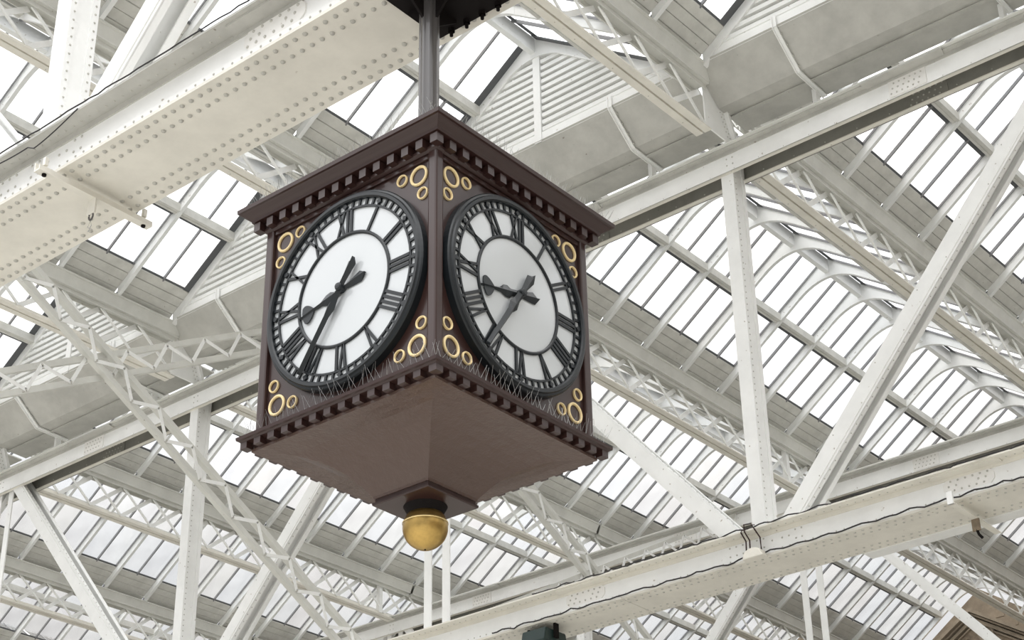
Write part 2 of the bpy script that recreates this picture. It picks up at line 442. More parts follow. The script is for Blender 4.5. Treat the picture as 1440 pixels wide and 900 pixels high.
# ---------------------------------------------------------------- lattice valley girders
def lattice(k, y0, y1, label, endpost=False):
    x = VX[k]
    t = thing('lattice_girder', (x, (y0+y1)/2, 17.5), label, 'girder', 'lattice valley girders of the roof')
    m_ = MB()
    m_.box(x-0.19, y0, 18.46, x+0.19, y1, 18.49)
    m_.prism([(x-0.19, 18.49), (x-0.17, 18.49), (x-0.25, 18.68), (x-0.25, 18.72), (x-0.31, 18.72), (x-0.31, 18.69), (x-0.275, 18.68)], 'Y', y0, y1)
    m_.prism([(x+0.19, 18.49), (x+0.17, 18.49), (x+0.25, 18.68), (x+0.25, 18.72), (x+0.31, 18.72), (x+0.31, 18.69), (x+0.275, 18.68)], 'Y', y0, y1)
    m_.box(x-0.12, y0, 18.37, x-0.10, y1, 18.46); m_.box(x+0.10, y0, 18.37, x+0.12, y1, 18.46)
    m_.box(x-0.26, y0, 18.72, x+0.26, y1, 18.74)
    m_.build('gutter_beam', GUTP, t)
    m_ = MB()
    for s_ in (-1, 1):
        m_.box(x+s_*0.018, y0, 17.5, x+s_*0.155, y1, 17.525)
        m_.box(x+s_*0.018, y0, 17.525, x+s_*0.036, y1, 17.64)
    m_.box(x-0.018, y0, 17.56, x+0.018, y1, 17.60)
    m_.build('bottom_chord', CREAM, t)
    n = max(1, round((y1-y0)/1.0)); st = (y1-y0)/n
    wide = MB().bar((-0.045, -st/2, -0.39), (-0.045, st/2, 0.39), 0.02, 0.105, (1, 0, 0)).mesh('lattice_bar', WHITE)
    thin = MB().bar((0.05, -st/2, 0.39), (0.05, st/2, -0.39), 0.03, 0.055, (1, 0, 0)).mesh('lattice_bar', WHITE)
    for i in range(n):
        yc = y0 + st*(i+0.5)
        inst('lattice_bar', wide, t, (x, yc, 18.01)); inst('lattice_bar', thin, t, (x, yc, 18.01))
    riv = MB(); i = 0
    if VX[3]+1 > x > -30:
        yy = y0+0.5
        while yy < y1:
            riv.rivet((x+0.06, yy, 18.46), (0, 0, -1), 0.016); riv.rivet((x-0.1, yy, 17.5), (0, 0, -1), 0.012); yy += st
        riv.build('rivets', RIVET, t, kind='stuff')
    if endpost:
        m_ = MB()
        m_.prism([(y1-0.05, 18.55), (y1+0.42, 18.55), (y1+0.80, 17.60), (y1-0.05, 17.60)], 'X', x+0.06, x+0.085)
        m_.prism([(y1+0.42, 18.55), (y1+0.50, 18.55), (y1+0.88, 17.60), (y1+0.80, 17.60)], 'X', x-0.06, x+0.16)
        for i in range(9): pass
        m_.build('end_bracket', WHITE, t)
        rv = MB()
        for i in range(11):
            f = i/10
            rv.rivet((x+0.085, y1+0.38+0.36*f, 18.48-0.85*f), (1, 0, 0), 0.014); rv.rivet((x+0.085, y1+0.30+0.36*f, 18.48-0.85*f), (1, 0, 0), 0.014)
        rv.build('bracket_rivets', RIVET, t, kind='stuff')
    else:
        MB().box(x-0.07, y1-1.18, 17.6, x+0.07, y1-1.06, 18.46).build('end_post', WHITE, t)
    return t
side = {-3: 'far left', -2: 'left edge', -1: 'lower left', 0: 'left', 1: 'left of the clock', 2: 'behind the clock', 3: 'right of the clock', 4: 'upper right', 5: 'right'}
labA = {0: 'cream lattice girder at far left between foreground and middle trusses, ending near the left edge',
        1: 'cream lattice girder left of the clock, in front of the middle truss and louvres',
        2: 'cream lattice girder above the clock roof, mostly hidden behind clock and foreground girder',
        3: 'cream lattice girder right of the clock pole, descending to the middle truss at top centre',
        4: 'cream lattice girder beyond the top right corner in front of the middle truss'}
labB = {-3: 'grey lattice girder beyond the left edge, behind the middle truss', -2: 'grey lattice girder at the far lower left corner behind the middle truss',
        -1: 'second lowest lattice girder at lower left, behind the slanting strut',
        0: 'lattice girder at lower left running from the middle truss down behind the thick post',
        1: 'lattice girder passing below the clock behind its brass ball',
        2: 'lattice girder emerging from behind the clock right edge, running down to lower right',
        3: 'lattice girder at right, running behind the big slanting strut to the right edge',
        4: 'lattice girder beyond the right edge behind the middle truss'}
labD = {-2: 'distant lattice girder beyond the bottom left behind the farther truss', -1: 'distant lattice girder at the very bottom left behind the farther truss',
        0: 'distant lattice girder under the clock, below the farther truss', 1: 'distant lattice girder below the big girder at bottom centre right',
        2: 'distant dense lattice girder at bottom right in front of the stone pediment', 3: 'distant lattice girder beyond the right edge below the big girder'}
for k, lb in labA.items(): lattice(k, 9.4, 21.35, lb, True)
for k, lb in labB.items(): lattice(k, 22.75, 36.3, lb)
for k, lb in labD.items(): lattice(k, 36.4, 53.0, lb)
# ---------------------------------------------------------------- glazed ridge-and-furrow roof
SL = 0.712
XF = -P/2 + 0.28                # foot of the rafters, relative to the ridge
XA = -0.05
def zr(dx): return 18.70 + SL*(abs(XF) - abs(dx)) if True else 0     # underside of rafters
def mk(poly, y0, y1, mt, name, flip=False):
    p = [((-u if flip else u), v-18.70) for u, v in poly]
    return MB().prism(p, 'Y', y0, y1).mesh(name, mt)
def slab(dx0, dx1, lo, hi):      # strip of the slope between two distances, offsets above the rafters
    return [(dx0, zr(dx0)+lo), (dx1, zr(dx1)+lo), (dx1, zr(dx1)+hi), (dx0, zr(dx0)+hi)]
RM = {}
for fl_ in (False, True):
    RM['rafter', fl_] = mk([(XF, zr(XF)), (XA, zr(XA)), (XA, zr(XA)+0.25), (XF, zr(XF)+0.25)], -0.042, 0.042, STONEWHITE, 'rafter', fl_)
    RM['pane_lo', fl_] = mk(slab(-2.70, -1.44, 0.235, 0.245), -0.36, 0.36, GLASS, 'glass_pane', fl_)
    RM['pane_hi', fl_] = mk(slab(-1.36, -0.10, 0.235, 0.245), -0.36, 0.36, GLASS, 'glass_pane', fl_)
    RM['bar', fl_] = mk(slab(-2.72, -0.08, 0.175, 0.26), -0.016, 0.016, BAR, 'glazing_bar', fl_)
    RM['edge', fl_] = mk(slab(-2.70, -0.08, 0.20, 0.26), -0.010, 0.010, BAR, 'glazing_bar', fl_)
    w = 0.152
    for j in range(4):
        a = -3.36 + j*0.166
        RM['board', j, fl_] = mk(slab(a, a+w, 0.180+0.008*(j % 2), 0.215), -0.715, 0.715, BOARD, 'board', fl_)
    RM['backing', fl_] = mk(slab(-3.462, -2.68, 0.216, 0.235), -0.73, 0.73, LEAD, 'backing_sheet', fl_)  # added dark sheet, keeps sky from showing through the board gaps
    p = [(-1.49, zr(-1.42)+0.05), (-1.43, zr(-1.42)+0.05), (-1.42, zr(-1.42)+0.065), (-1.40, zr(-1.42)+0.065), (-1.39, zr(-1.42)+0.05), (-1.33, zr(-1.42)+0.05), (-1.33, zr(-1.42)+0.24), (-1.49, zr(-1.42)+0.17)]
    RM['purlin', fl_] = mk(p, -0.715, 0.715, BOARD, 'purlin', fl_)
    RM['purlin_seal', fl_] = mk([(-1.60, zr(-1.60)+0.215), (-1.49, zr(-1.49)+0.20), (-1.49, zr(-1.49)+0.23), (-1.60, zr(-1.60)+0.23)], -0.715, 0.715, LEAD, 'purlin_seal', fl_)
def gusset_poly():
    zc = zr(0.8) + 0.444*0.64; pts = []
    for i in range(17):
        u = -0.8 + 1.6*i/16; pts.append((u, zc-0.444*u*u))
    return pts + [(0.8, zr(0.8)+0.16), (0.05, zr(0.05)+0.16), (-0.05, zr(0.05)+0.16), (-0.8, zr(0.8)+0.16)]
RM['gusset'] = mk(gusset_poly(), -0.048, 0.048, STONEWHITE, 'ridge_gusset')
def roof(k, ys, label, first=True, endflash=False):
    # k: valley on the left; ys: rafter positions along Y
    xr = VX[k] + P/2; y0, y1 = ys[0], ys[-1]
    t = thing('glazed_roof', (xr, (y0+y1)/2, 18.70), label, 'roof', 'glazed ridge roof bays')
    inst('ridge_beam', MB().box(-0.06, y0, 20.80-18.70, 0.06, y1, 21.14-18.70).mesh('ridge_beam', STONEWHITE, (0, 0, 0)), t, (xr, 0, 18.70))
    for fl_ in (True,):
        me = mk([(a, b) for a, b in ((-0.22, zr(-0.22)+0.225), (-0.07, zr(-0.07)+0.225), (-0.07, zr(-0.07)+0.232), (-0.22, zr(-0.22)+0.232))], y0, y1, LEAD, 'ridge_flashing', True)
        inst('ridge_flashing', me, t, (xr, 0, 18.70))
    if endflash:
        for fl_ in (False, True):
            me = mk(slab(-2.70, -0.1, 0.19, 0.21), -0.20, -0.05, LEAD, 'end_flashing', fl_)
            inst('end_flashing', me, t, (xr, y1, 18.70))
    ids = list(range(len(ys))) if first else list(range(1, len(ys)))
    for i in ids:
        for fl_ in (False, True): inst('rafter', RM['rafter', fl_], t, (xr, ys[i], 18.70))
        inst('ridge_gusset', RM['gusset'], t, (xr, ys[i], 18.70))
    for i in range(len(ys)-1):
        yc = (ys[i]+ys[i+1])/2
        for fl_ in (False, True):
            for dy in (-RS/4, RS/4):
                inst('glass_pane', RM['pane_lo', fl_], t, (xr, yc+dy, 18.70)); inst('glass_pane', RM['pane_hi', fl_], t, (xr, yc+dy, 18.70))
            inst('glazing_bar', RM['bar', fl_], t, (xr, yc, 18.70))
            inst('glazing_bar', RM['edge', fl_], t, (xr, ys[i+1]-0.07, 18.70))
            inst('backing_sheet', RM['backing', fl_], t, (xr, yc, 18.70))
            for j in range(4): inst('board', RM['board', j, fl_], t, (xr, yc, 18.70))
            inst('purlin', RM['purlin', fl_], t, (xr, yc, 18.70)); inst('purlin_seal', RM['purlin_seal', fl_], t, (xr, yc, 18.70))
YA = [21.10-RS*i for i in range(8, -1, -1)]
YB = [22.86+RS*i for i in range(0, 10)]
YD = [22.86+RS*i for i in range(9, 21)]
def rl(bay, k):
    col = {-3: 'far beyond the left edge', -2: 'at the bottom left corner', -1: 'at the left edge', 0: 'left of the clock', 1: 'directly over the clock', 2: 'right of the clock', 3: 'farthest right'}[k]
    return {'A': f'glazed ridge roof bay in front of the middle truss, {col}', 'B': f'glazed ridge roof bay between middle and farther trusses, {col}',
            'D': f'most distant glazed ridge roof bay beyond the farther truss, {col}'}[bay]
for k in (0, 1, 2, 3): roof(k, YA, rl('A', k), endflash=True)
for k in (-3, -2, -1, 0, 1, 2, 3): roof(k, YB, rl('B', k))
for k in (-2, -1, 0, 1, 2): roof(k, YD, rl('D', k), first=False)
# ---------------------------------------------------------------- louvred gables in front of the middle truss
GY = 21.12
gl = {0: 'white louvred gable at far left, partly behind crossing lattice braces', 1: 'white louvred gable left of the clock, mostly hidden by it',
      2: 'white louvred triangular gable above the clock at top centre', 3: 'white louvred gable at the top edge, right of centre'}
for k in (0, 1, 2, 3):
    xr = VX[k] + P/2
    t = thing('louvred_gable', (xr, GY, 18.72), gl[k], 'louvre', 'louvred gables above the box gutter')
    for s_ in (-1, 1):
        poly = [(xr+s_*abs(XF), zr(XF)-0.06), (xr+s_*0.0, zr(0)-0.02), (xr, zr(0)+0.24), (xr+s_*abs(XF), zr(XF)+0.22)]
        MB().prism(poly, 'Y', GY-0.06, GY+0.05).build('gable_rafter', WHITE, t)
    MB().box(xr-0.02, GY-0.05, 18.72, xr+0.14, GY+0.06, 20.9).build('gable_post', WHITE, t)
    MB().box(xr-P/2+0.3, GY-0.03, 18.72, xr+P/2-0.3, GY+0.02, 18.93).build('bottom_rail', WHITE, t)
    MB().prism([(xr-3.0, 18.9), (xr+3.0, 18.9), (xr, 18.9+3.0*SL)], 'Y', GY+0.12, GY+0.14).build('louvre_shade_sheet', LBACK, t)  # added dark sheet, stands in for the shade between slats
    z = 18.90
    while z < 20.75:
        lim = min((21.02 - z)/SL, 3.05)
        for a, b in ((-lim, -0.03), (0.15, lim)):
            if b-a < 0.1: continue
            m_ = MB().prism([(GY-0.02, z+0.065), (GY-0.025, z+0.145), (GY-0.01, z+0.15), (GY+0.045, z+0.07), (GY+0.04, z+0.06)], 'X', xr+a, xr+b)
            m_.build('louvre_slat', WHITE, t)
        z += 0.155
# ---------------------------------------------------------------- box gutter hung in front of the middle truss top chord
bgut = thing('box_gutter', (VX[2], 21.8, 18.17), 'long cream box gutter with riveted straps below the louvred gables, above the middle truss', 'gutter')
prof = [(21.10, 18.72), (21.75, 18.19), (22.62, 18.17), (22.62, 18.20), (21.76, 18.22), (21.12, 18.745), (21.06, 18.745)]
for k in range(-1, 5):
    a, b = VX[k]+0.09, VX[k+1]-0.07
    MB().prism(prof, 'X', a, b).build('gutter_panel', GREYP, bgut)
    MB().prism([(22.05, 18.17), (22.05, 18.15), (22.13, 18.15), (22.13, 18.165)], 'X', a, b).build('seam_strip', GREYP, bgut)
    rv = MB(); x = a+0.25
    while x < b: rv.rivet((x, 22.09, 18.15), (0, 0, -1), 0.016); x += 0.48
    rv.build('seam_rivets', RIVET, bgut, kind='stuff')
    for x in (VX[k]+P*0.25, VX[k]+P*0.75):
        m_ = MB()
        pts = [(21.07, 18.96), (21.07, 18.72), (21.735, 18.17), (22.60, 18.145)]
        for p, q in zip(pts[:-1], pts[1:]):
            m_.bar((x, p[0]-0.012, p[1]-0.008), (x, q[0]-0.012, q[1]-0.008), 0.075, 0.03, (1, 0, 0))
            m_.bar((x-0.03, p[0]-0.03, p[1]-0.03), (x-0.03, q[0]-0.03, q[1]-0.03), 0.014, 0.05, (1, 0, 0))
        st_ = m_.build('strap', WHITE, bgut)
        rv = MB()
        for f in (0.15, 0.4, 0.65, 0.9):
            rv.rivet((x+0.05, 21.08+0.65*f, 18.70-0.53*f), (0, -0.63, -0.77), 0.018)
        rv.build('strap_bolts', RIVET, st_, kind='stuff')
        MB().box(x-0.10, 22.30, 17.57, x-0.02, 22.44, 18.16).build('packing_post', WHITE, bgut)
# ---------------------------------------------------------------- lattice sway braces
QX = -21.9
def brace(x, y0, z0, y1, z1, label, dep=0.37, bolts=True):
    a, b = V(x, y0, z0), V(x, y1, z1); d = (b-a).normalized(); n = V(0, -d.z, d.y)
    t = thing('sway_brace', (x, (y0+y1)/2, (z0+z1)/2), label, 'brace', 'lattice sway braces between the trusses')
    for s_ in (-1, 1):
        m_ = MB(); o = n*(s_*dep/2)
        m_.bar(a+o, b+o, 0.012, 0.10, (1, 0, 0))
        m_.bar(a+o-n*(0.05)+V(-0.05, 0, 0), b+o-n*(0.05)+V(-0.05, 0, 0), 0.11, 0.012, (1, 0, 0))
        m_.build('brace_chord', GUTP, t)
    ln = (b-a).length; k = int(ln/0.46); st = ln/k; rv = MB()
    for i in range(k):
        p = a + d*(st*i) + n*((-1 if i % 2 else 1)*dep/2); q = a + d*(st*(i+1)) + n*((1 if i % 2 else -1)*dep/2)
        MB().bar(p+V(0.012, 0, 0), q+V(0.012, 0, 0), 0.012, 0.065, (1, 0, 0)).build('lacing_bar', WHITE, t)
        rv.rivet(q+V(0.018, 0, 0), (1, 0, 0), 0.022)
    rv.build('lacing_bolts', RIVET, t, kind='stuff')
brace(QX, 9.0, 10.12, 22.3, 17.42, 'pale lattice brace rising gently from the left edge to behind the clock')
brace(QX+0.10, 9.0, 17.92, 22.2, 10.42, 'cream lattice brace descending steeply left of the clock, crossing the other brace')
brace(QX+0.10, 22.6, 18.0, 35.9, 10.3, 'lattice brace descending from under the clock right side to behind the big girder')
brace(QX, 22.6, 10.3, 35.8, 17.3, 'small lattice brace lying along the farther truss just above the big girder', dep=0.34)
# ---------------------------------------------------------------- the clock
CX, CY, H = -8.087, 8.866, 0.905
ZD = 6.60
clock = thing('station_clock', (CX, CY, 4.8), 'four-faced maroon station clock with white dials and brass ball hanging from the girder', 'clock')
WLOC[clock.name] = V(CX, CY, 4.8)
b = MB()
b.square([(0.872, 5.66), (0.872, 7.50)], CX, CY)
b.build('body', BROWN, clock)
for sx in (-1, 1):
    for sy in (-1, 1):
        m_ = MB(); x, y = CX+sx*0.862, CY+sy*0.862
        m_.box(x-0.043, y-0.043, 5.66, x+0.043, y+0.043, 7.50)
        m_.build('corner_post', BROWN, clock, bevel=0.016)
for dx, dy in ((0, -1), (0, 1), (-1, 0), (1, 0)):
    for z0, z1 in ((7.42, 7.46), (5.70, 5.735)):
        m_ = MB()
        if dx == 0: m_.box(CX-0.82, CY+dy*0.87, z0, CX+0.82, CY+dy*0.89, z1)
        else: m_.box(CX+dx*0.87, CY-0.82, z0, CX+dx*0.89, CY+0.82, z1)
        m_.build('panel_rail', BROWN, clock, bevel=0.006)
c = MB().square([(0.90, 7.46), (0.925, 7.475), (0.925, 7.495), (0.905, 7.505), (0.905, 7.555), (0.99, 7.555), (0.995, 7.575), (1.005, 7.582), (1.022, 7.60), (1.05, 7.622), (1.058, 7.632), (1.075, 7.635), (1.078, 7.668), (1.0, 7.70), (0.2, 7.78)], CX, CY)
c.build('cornice', BROWN, clock)
c = MB().square([(0.90, 5.58), (0.905, 5.60), (0.92, 5.62), (0.975, 5.625), (0.985, 5.637), (1.0, 5.642), (1.003, 5.665), (0.985, 5.676), (0.95, 5.683), (0.92, 5.70), (0.87, 5.705)], CX, CY)
c.build('lower_cornice', BROWN, clock)
dm = MB().box(-0.034, -0.036, 0, 0.034, 0.036, 0.075).mesh('dentil', BROWN)
for z, off in ((7.472, 0.942), (5.572, 0.938)):
    for i in range(14):
        u = -0.942 + 1.884*i/13
        pos = [(u, -off), (u, off)] + ([(-off, u), (off, u)] if 0 < i < 13 else [])
        for px_, py_ in pos:
            inst('dentil', dm, clock, (CX+px_, CY+py_, z))
bell = [(0.915, 5.575), (0.915, 5.552), (0.88, 5.552), (0.8, 5.549), (0.7, 5.538), (0.63, 5.517), (0.565, 5.492), (0.49, 5.447), (0.42, 5.393), (0.37, 5.34), (0.33, 5.29), (0.30, 5.252), (0.275, 5.215), (0.27, 5.195)]
MB().square(bell[::-1], CX, CY).build('bell_underside', BROWN_SHEET, clock)
MB().square([(0.272, 5.142), (0.278, 5.15), (0.278, 5.165), (0.262, 5.172), (0.262, 5.20)], CX, CY).build('base_plate', BROWN, clock, label='small square maroon plate under the bell-shaped underside')
MB().lathe([(0.10, 5.02), (0.135, 5.09), (0.165, 5.143)], (CX, CY, 0), 32).build('ball_cup', SOOT, clock, smooth=True)
ball = MB(); prof_ = []
for i in range(25):
    a = -math.pi/2 + math.pi*i/24; prof_.append((max(0.0005, 0.168*math.cos(a)), 0.168*math.sin(a)))
ball.lathe(prof_, (CX, CY, 4.978), 40)
bo = ball.build('finial_ball', BRASS, clock, smooth=True, label='brass ball hanging under the clock')
MB().lathe([(0.1675, 0.026), (0.1705, 0.03), (0.1705, 0.036), (0.1665, 0.040)], (CX, CY, 4.978), 40).build('equator_band', BRASS_LINE, bo, smooth=True)
MB().lathe([(0.001, 4.803), (0.006, 4.805), (0.006, 4.815)], (CX, CY, 0), 8).build('bottom_screw', SOOT, bo)
# pole and mounting
pp = MB(); n_ = 32; vs = []
for z in (7.70, 9.90):
    for k in range(n_):
        r_ = 0.088 if k % 4 in (0, 1) else (0.080 if k % 4 == 2 else 0.080)
        a = 2*math.pi*k/n_; vs.append((CX+r_*math.cos(a), CY+r_*math.sin(a), z))
pp.add(vs, [(k, (k+1) % n_, n_+(k+1) % n_, n_+k) for k in range(n_)]); pp.build('pole', POLE, clock)
m_ = MB(); m_.box(CX-0.27, CY-0.42, 9.895, CX+0.55, CY+0.44, 9.945)
mp = m_.build('mounting_plate', SOOT, clock)
m_ = MB()
for a in range(4):
    dx, dy = ((1, 0), (-1, 0), (0, 1), (0, -1))[a]
    r2 = 0.24 if dx else 0.34
    poly = [(0.07, 9.90), (r2, 9.90), (r2, 9.86), (0.07, 9.66)]
    if dx: m_.prism([(CX+dx*u, v) for u, v in poly], 'Y', CY-0.012, CY+0.012)
    else: m_.prism([(CY+dy*u, v) for u, v in poly], 'X', CX-0.012, CX+0.012)
m_.build('mounting_gusset', SOOT, clock)
for i in range(4):
    x = CX-0.1+0.18*i
    bm_ = MB().lathe([(0.032, 9.855), (0.032, 9.895)], (x, CY+0.40, 0), 6); bm_.lathe([(0.002, 9.80), (0.016, 9.81), (0.016, 9.855)], (x, CY+0.40, 0), 8)
    bm_.build('mounting_bolt', SOOT, mp)
# ---- dials.  Local frame of a face: u to the right as seen, v up, w outwards
ROM = {1: 'I', 2: 'II', 3: 'III', 4: 'IIII', 5: 'V', 6: 'VI', 7: 'VII', 8: 'VIII', 9: 'IX', 10: 'X', 11: 'XI', 12: 'XII'}
def face(nx, ny, seen):
    nrm = V(nx, ny, 0); ru = V(-ny, nx, 0)
    cen = V(CX, CY, ZD) + nrm*0.885
    def W(u, v, w): return cen + ru*u + V(0, 0, v) + nrm*w
    def poly(mb, pts, w0, w1):
        n = len(pts)
        ar = sum(pts[i][0]*pts[(i+1) % n][1]-pts[(i+1) % n][0]*pts[i][1] for i in range(n))
        if ar < 0: pts = pts[::-1]
        vs = [W(u, v, w0) for u, v in pts] + [W(u, v, w1) for u, v in pts]
        mb.add(vs, [tuple(range(n-1, -1, -1)), tuple(range(n, 2*n))] + [(i, (i+1) % n, (i+1) % n+n, i+n) for i in range(n)])
    def rot(pts, a, cx=0, cy=0):     # clockwise by a from 12 o'clock
        ca, sa = math.cos(a), math.sin(a)
        return [(cx + u*ca + v*sa, cy - u*sa + v*ca) for u, v in pts]
    def ring(mb, prof2, n=72, cu_=0, cv_=0):
        vs = []; fs = []; mm = len(prof2)
        for r, w in prof2:
            for k in range(n):
                a = 2*math.pi*k/n; vs.append(W(cu_+r*math.cos(a), cv_+r*math.sin(a), w))
        for i in range(mm):
            for k in range(n):
                j = (i+1) % mm
                fs.append((i*n+k, i*n+(k+1) % n, j*n+(k+1) % n, j*n+k))
        mb.add(vs, fs)
    dial = MB(); vs = [W(0, 0, 0.034)]; fs = []; n = 96; R = [0.2, 0.4, 0.6, 0.78]
    for r in R:
        for k in range(n):
            a = 2*math.pi*k/n; vs.append(W(r*math.cos(a), r*math.sin(a), 0.030+0.004*(1-(r/0.78)**2)))
    for k in range(n): fs.append((0, 1+k, 1+(k+1) % n))
    for i in range(3):
        for k in range(n): fs.append((1+i*n+k, 1+(i+1)*n+k, 1+(i+1)*n+(k+1) % n, 1+i*n+(k+1) % n))
    dial.add(vs, fs)
    d = dial.build('clock_face', OPAL, clock, smooth=True, label=seen)
    m_ = MB(); ring(m_, [(0.742, 0.02), (0.742, 0.060), (0.752, 0.072), (0.776, 0.072), (0.784, 0.060), (0.800, 0.055), (0.808, 0.044), (0.808, -0.015), (0.742, -0.015)], 96)
    m_.build('bezel', BLACK, d)
    m_ = MB()
    ring(m_, [(0.452, 0.032), (0.452, 0.044), (0.460, 0.050), (0.470, 0.050), (0.478, 0.044), (0.478, 0.032)]); m_.build('inner_ring', BLACK, d)
    m_ = MB(); ring(m_, [(0.672, 0.030), (0.672, 0.046), (0.688, 0.046), (0.688, 0.030)]); m_.build('chapter_ring', BLACK, d)
    for i in range(60):
        a = math.radians(6*i); m_ = MB()
        wd = 0.010
        poly(m_, rot([(-wd, 0.685), (wd, 0.685), (wd, 0.745), (-wd, 0.745)], a), 0.030, 0.046)
        if i % 5 == 0:
            poly(m_, rot([(0, 0.690), (0.024, 0.716), (0, 0.745), (-0.024, 0.716)], a), 0.030, 0.052)
        m_.build('minute_mark', BLACK, d)
    for h_, s_ in ROM.items():
        a = math.radians(30*h_); m_ = MB(); r0_, r1_ = 0.472, 0.676
        wid = {'I': 0.040, 'V': 0.085, 'X': 0.090}
        tot = sum(wid[ch] for ch in s_); x = -tot/2
        k_ = 0.0115
        for ch in s_:
            xc = x + wid[ch]/2; hw = wid[ch]/2-0.014
            # a numeral stands on the rim, its foot towards the centre
            if ch == 'I': q = [[(xc-k_, r0_), (xc+k_, r0_), (xc+k_, r1_), (xc-k_, r1_)]]
            elif ch == 'V':
                q = [[(xc-hw-k_, r1_), (xc-hw+k_, r1_), (xc+k_*0.7, r0_), (xc-k_*1.3, r0_)], [(xc+hw-k_*0.8, r1_), (xc+hw+k_*0.8, r1_), (xc+k_*0.9, r0_), (xc-k_*0.6, r0_)]]
            else:
                q = [[(xc-hw-k_, r1_), (xc-hw+k_, r1_), (xc+hw+k_, r0_), (xc+hw-k_, r0_)], [(xc+hw-k_*0.8, r1_), (xc+hw+k_*0.8, r1_), (xc-hw+k_*0.8, r0_), (xc-hw-k_*0.8, r0_)]]
            for g in q: poly(m_, rot(g, a), 0.030, 0.046)
            x += wid[ch]
        m_.build('numeral', BLACK, d)
    # hands
    def hand(name, pts_half, a, w0, th, extra=()):
        m_ = MB()
        full = pts_half + [(-u, v) for u, v in pts_half[::-1]]
        # ridged plate: centre line higher than the edges
        n = len(pts_half); vs = []; fs = []
        for u, v in pts_half:
            for uu, ww in ((-u, w0), (0, w0+th), (u, w0), (0, w0-0.004)):
                p_ = rot([(uu, v)], a)[0]; vs.append(W(p_[0], p_[1], ww))
        for i in range(n-1):
            for k in range(4):
                fs.append((i*4+k, (i+1)*4+k, (i+1)*4+(k+1) % 4, i*4+(k+1) % 4))
        fs.append((0, 1, 2, 3)); fs.append(tuple((n-1)*4+k for k in (3, 2, 1, 0)))
        m_.add(vs, [f[::-1] for f in fs])
        for e_ in extra: 
            p2 = [W(*rot([q], a)[0], w0+0.001) for q in e_] + [W(*rot([q], a)[0], w0+0.009) for q in e_]
            nn = len(e_); m_.add(p2, [tuple(range(nn-1, -1, -1)), tuple(range(nn, 2*nn))] + [(i, (i+1) % nn, (i+1) % nn+nn, i+nn) for i in range(nn)])
        return m_.build(name, DARK, d)
    leaf = []
    for i in range(24):
        t = 2*math.pi*i/24
        r_ = 0.072*(0.75+0.25*abs(math.cos(t)))
        leaf.append((r_*1.12*math.cos(t)*(0.70 if math.sin(t) > 0.5 else 1), 0.355 + 0.060*math.sin(t) + 0.030*abs(math.cos(t))))
    hand('hour_hand', [(0.002, -0.24), (0.052, -0.185), (0.034, -0.08), (0.026, -0.04), (0.03, 0.0), (0.03, 0.09), (0.052, 0.125), (0.05, 0.17), (0.022, 0.22), (0.014, 0.30), (0.012, 0.40), (0.010, 0.445), (0.002, 0.455)],
         math.radians(257.0), 0.042, 0.020, (leaf,))
    hand('minute_hand', [(0.002, -0.250), (0.046, -0.205), (0.030, -0.10), (0.024, -0.04), (0.030, 0.0), (0.030, 0.09), (0.048, 0.17), (0.026, 0.24), (0.022, 0.50), (0.019, 0.70), (0.004, 0.715)],
         math.radians(214.0), 0.068, 0.028)
    m_ = MB(); ring(m_, [(0.001, 0.03), (0.032, 0.03), (0.032, 0.095), (0.024, 0.106), (0.001, 0.108)], 24); m_.build('hub', DARK, d)
    # gilt rings in the four corners of the panel
    for su in (-1, 1):
        for sv in (-1, 1):
            zc = 0.715
            for uu, vv, r_ in ((0.708, zc, 0.086), (0.540, 0.742, 0.052), (0.748, 0.545, 0.052)):
                m_ = MB(); ring(m_, [(r_*0.76, -0.016), (r_*0.76, -0.002), (r_*0.84, 0.004), (r_*0.92, 0.004), (r_, -0.002), (r_, -0.016)], 32, su*uu, sv*vv+0.003)
                m_.build('gilt_ring', GOLD, clock)
for f_ in ((0, -1, 'white dial on the left side of the clock'), (1, 0, 'white dial on the right side of the clock'), (0, 1, 'dial on the hidden far side'), (-1, 0, 'dial on the hidden far left side')): face(*f_)
# ---- bird spikes along both cornices
sp_ = MB()
def spike(p, q, r=0.0018):
    p, q = Vector(p), Vector(q); d = (q-p).normalized(); a = d.orthogonal().normalized()*r; b_ = d.cross(a)
    sp_.add([p+a, p-a*0.5+b_*0.87, p-a*0.5-b_*0.87, q+a*0.6, q-a*0.3+b_*0.5, q-a*0.3-b_*0.5], [(0,1,4,3), (1,2,5,4), (2,0,3,5), (3,4,5)])
for z, off, ht, stp in ((7.67, 1.03, 0.15, 0.040), (5.685, 0.955, 0.16, 0.058)):
    for nx, ny in ((0, -1), (1, 0), (0, 1), (-1, 0)):
        u = -off
        while u < off:
            base = V(CX+nx*off-ny*u, CY+ny*off+nx*u, z)
            for s_ in (-1, 1):
                tip = base + V(nx, ny, 0)*(0.045*random.uniform(-0.6, 1.3)) + V(-ny, nx, 0)*(s_*0.05*random.uniform(0.3, 1.3)) + V(0, 0, ht*random.uniform(0.55, 1.0))
                spike(base, tip)
            u += stp
sp_.build('bird_spikes', WIRE, clock, kind='stuff')
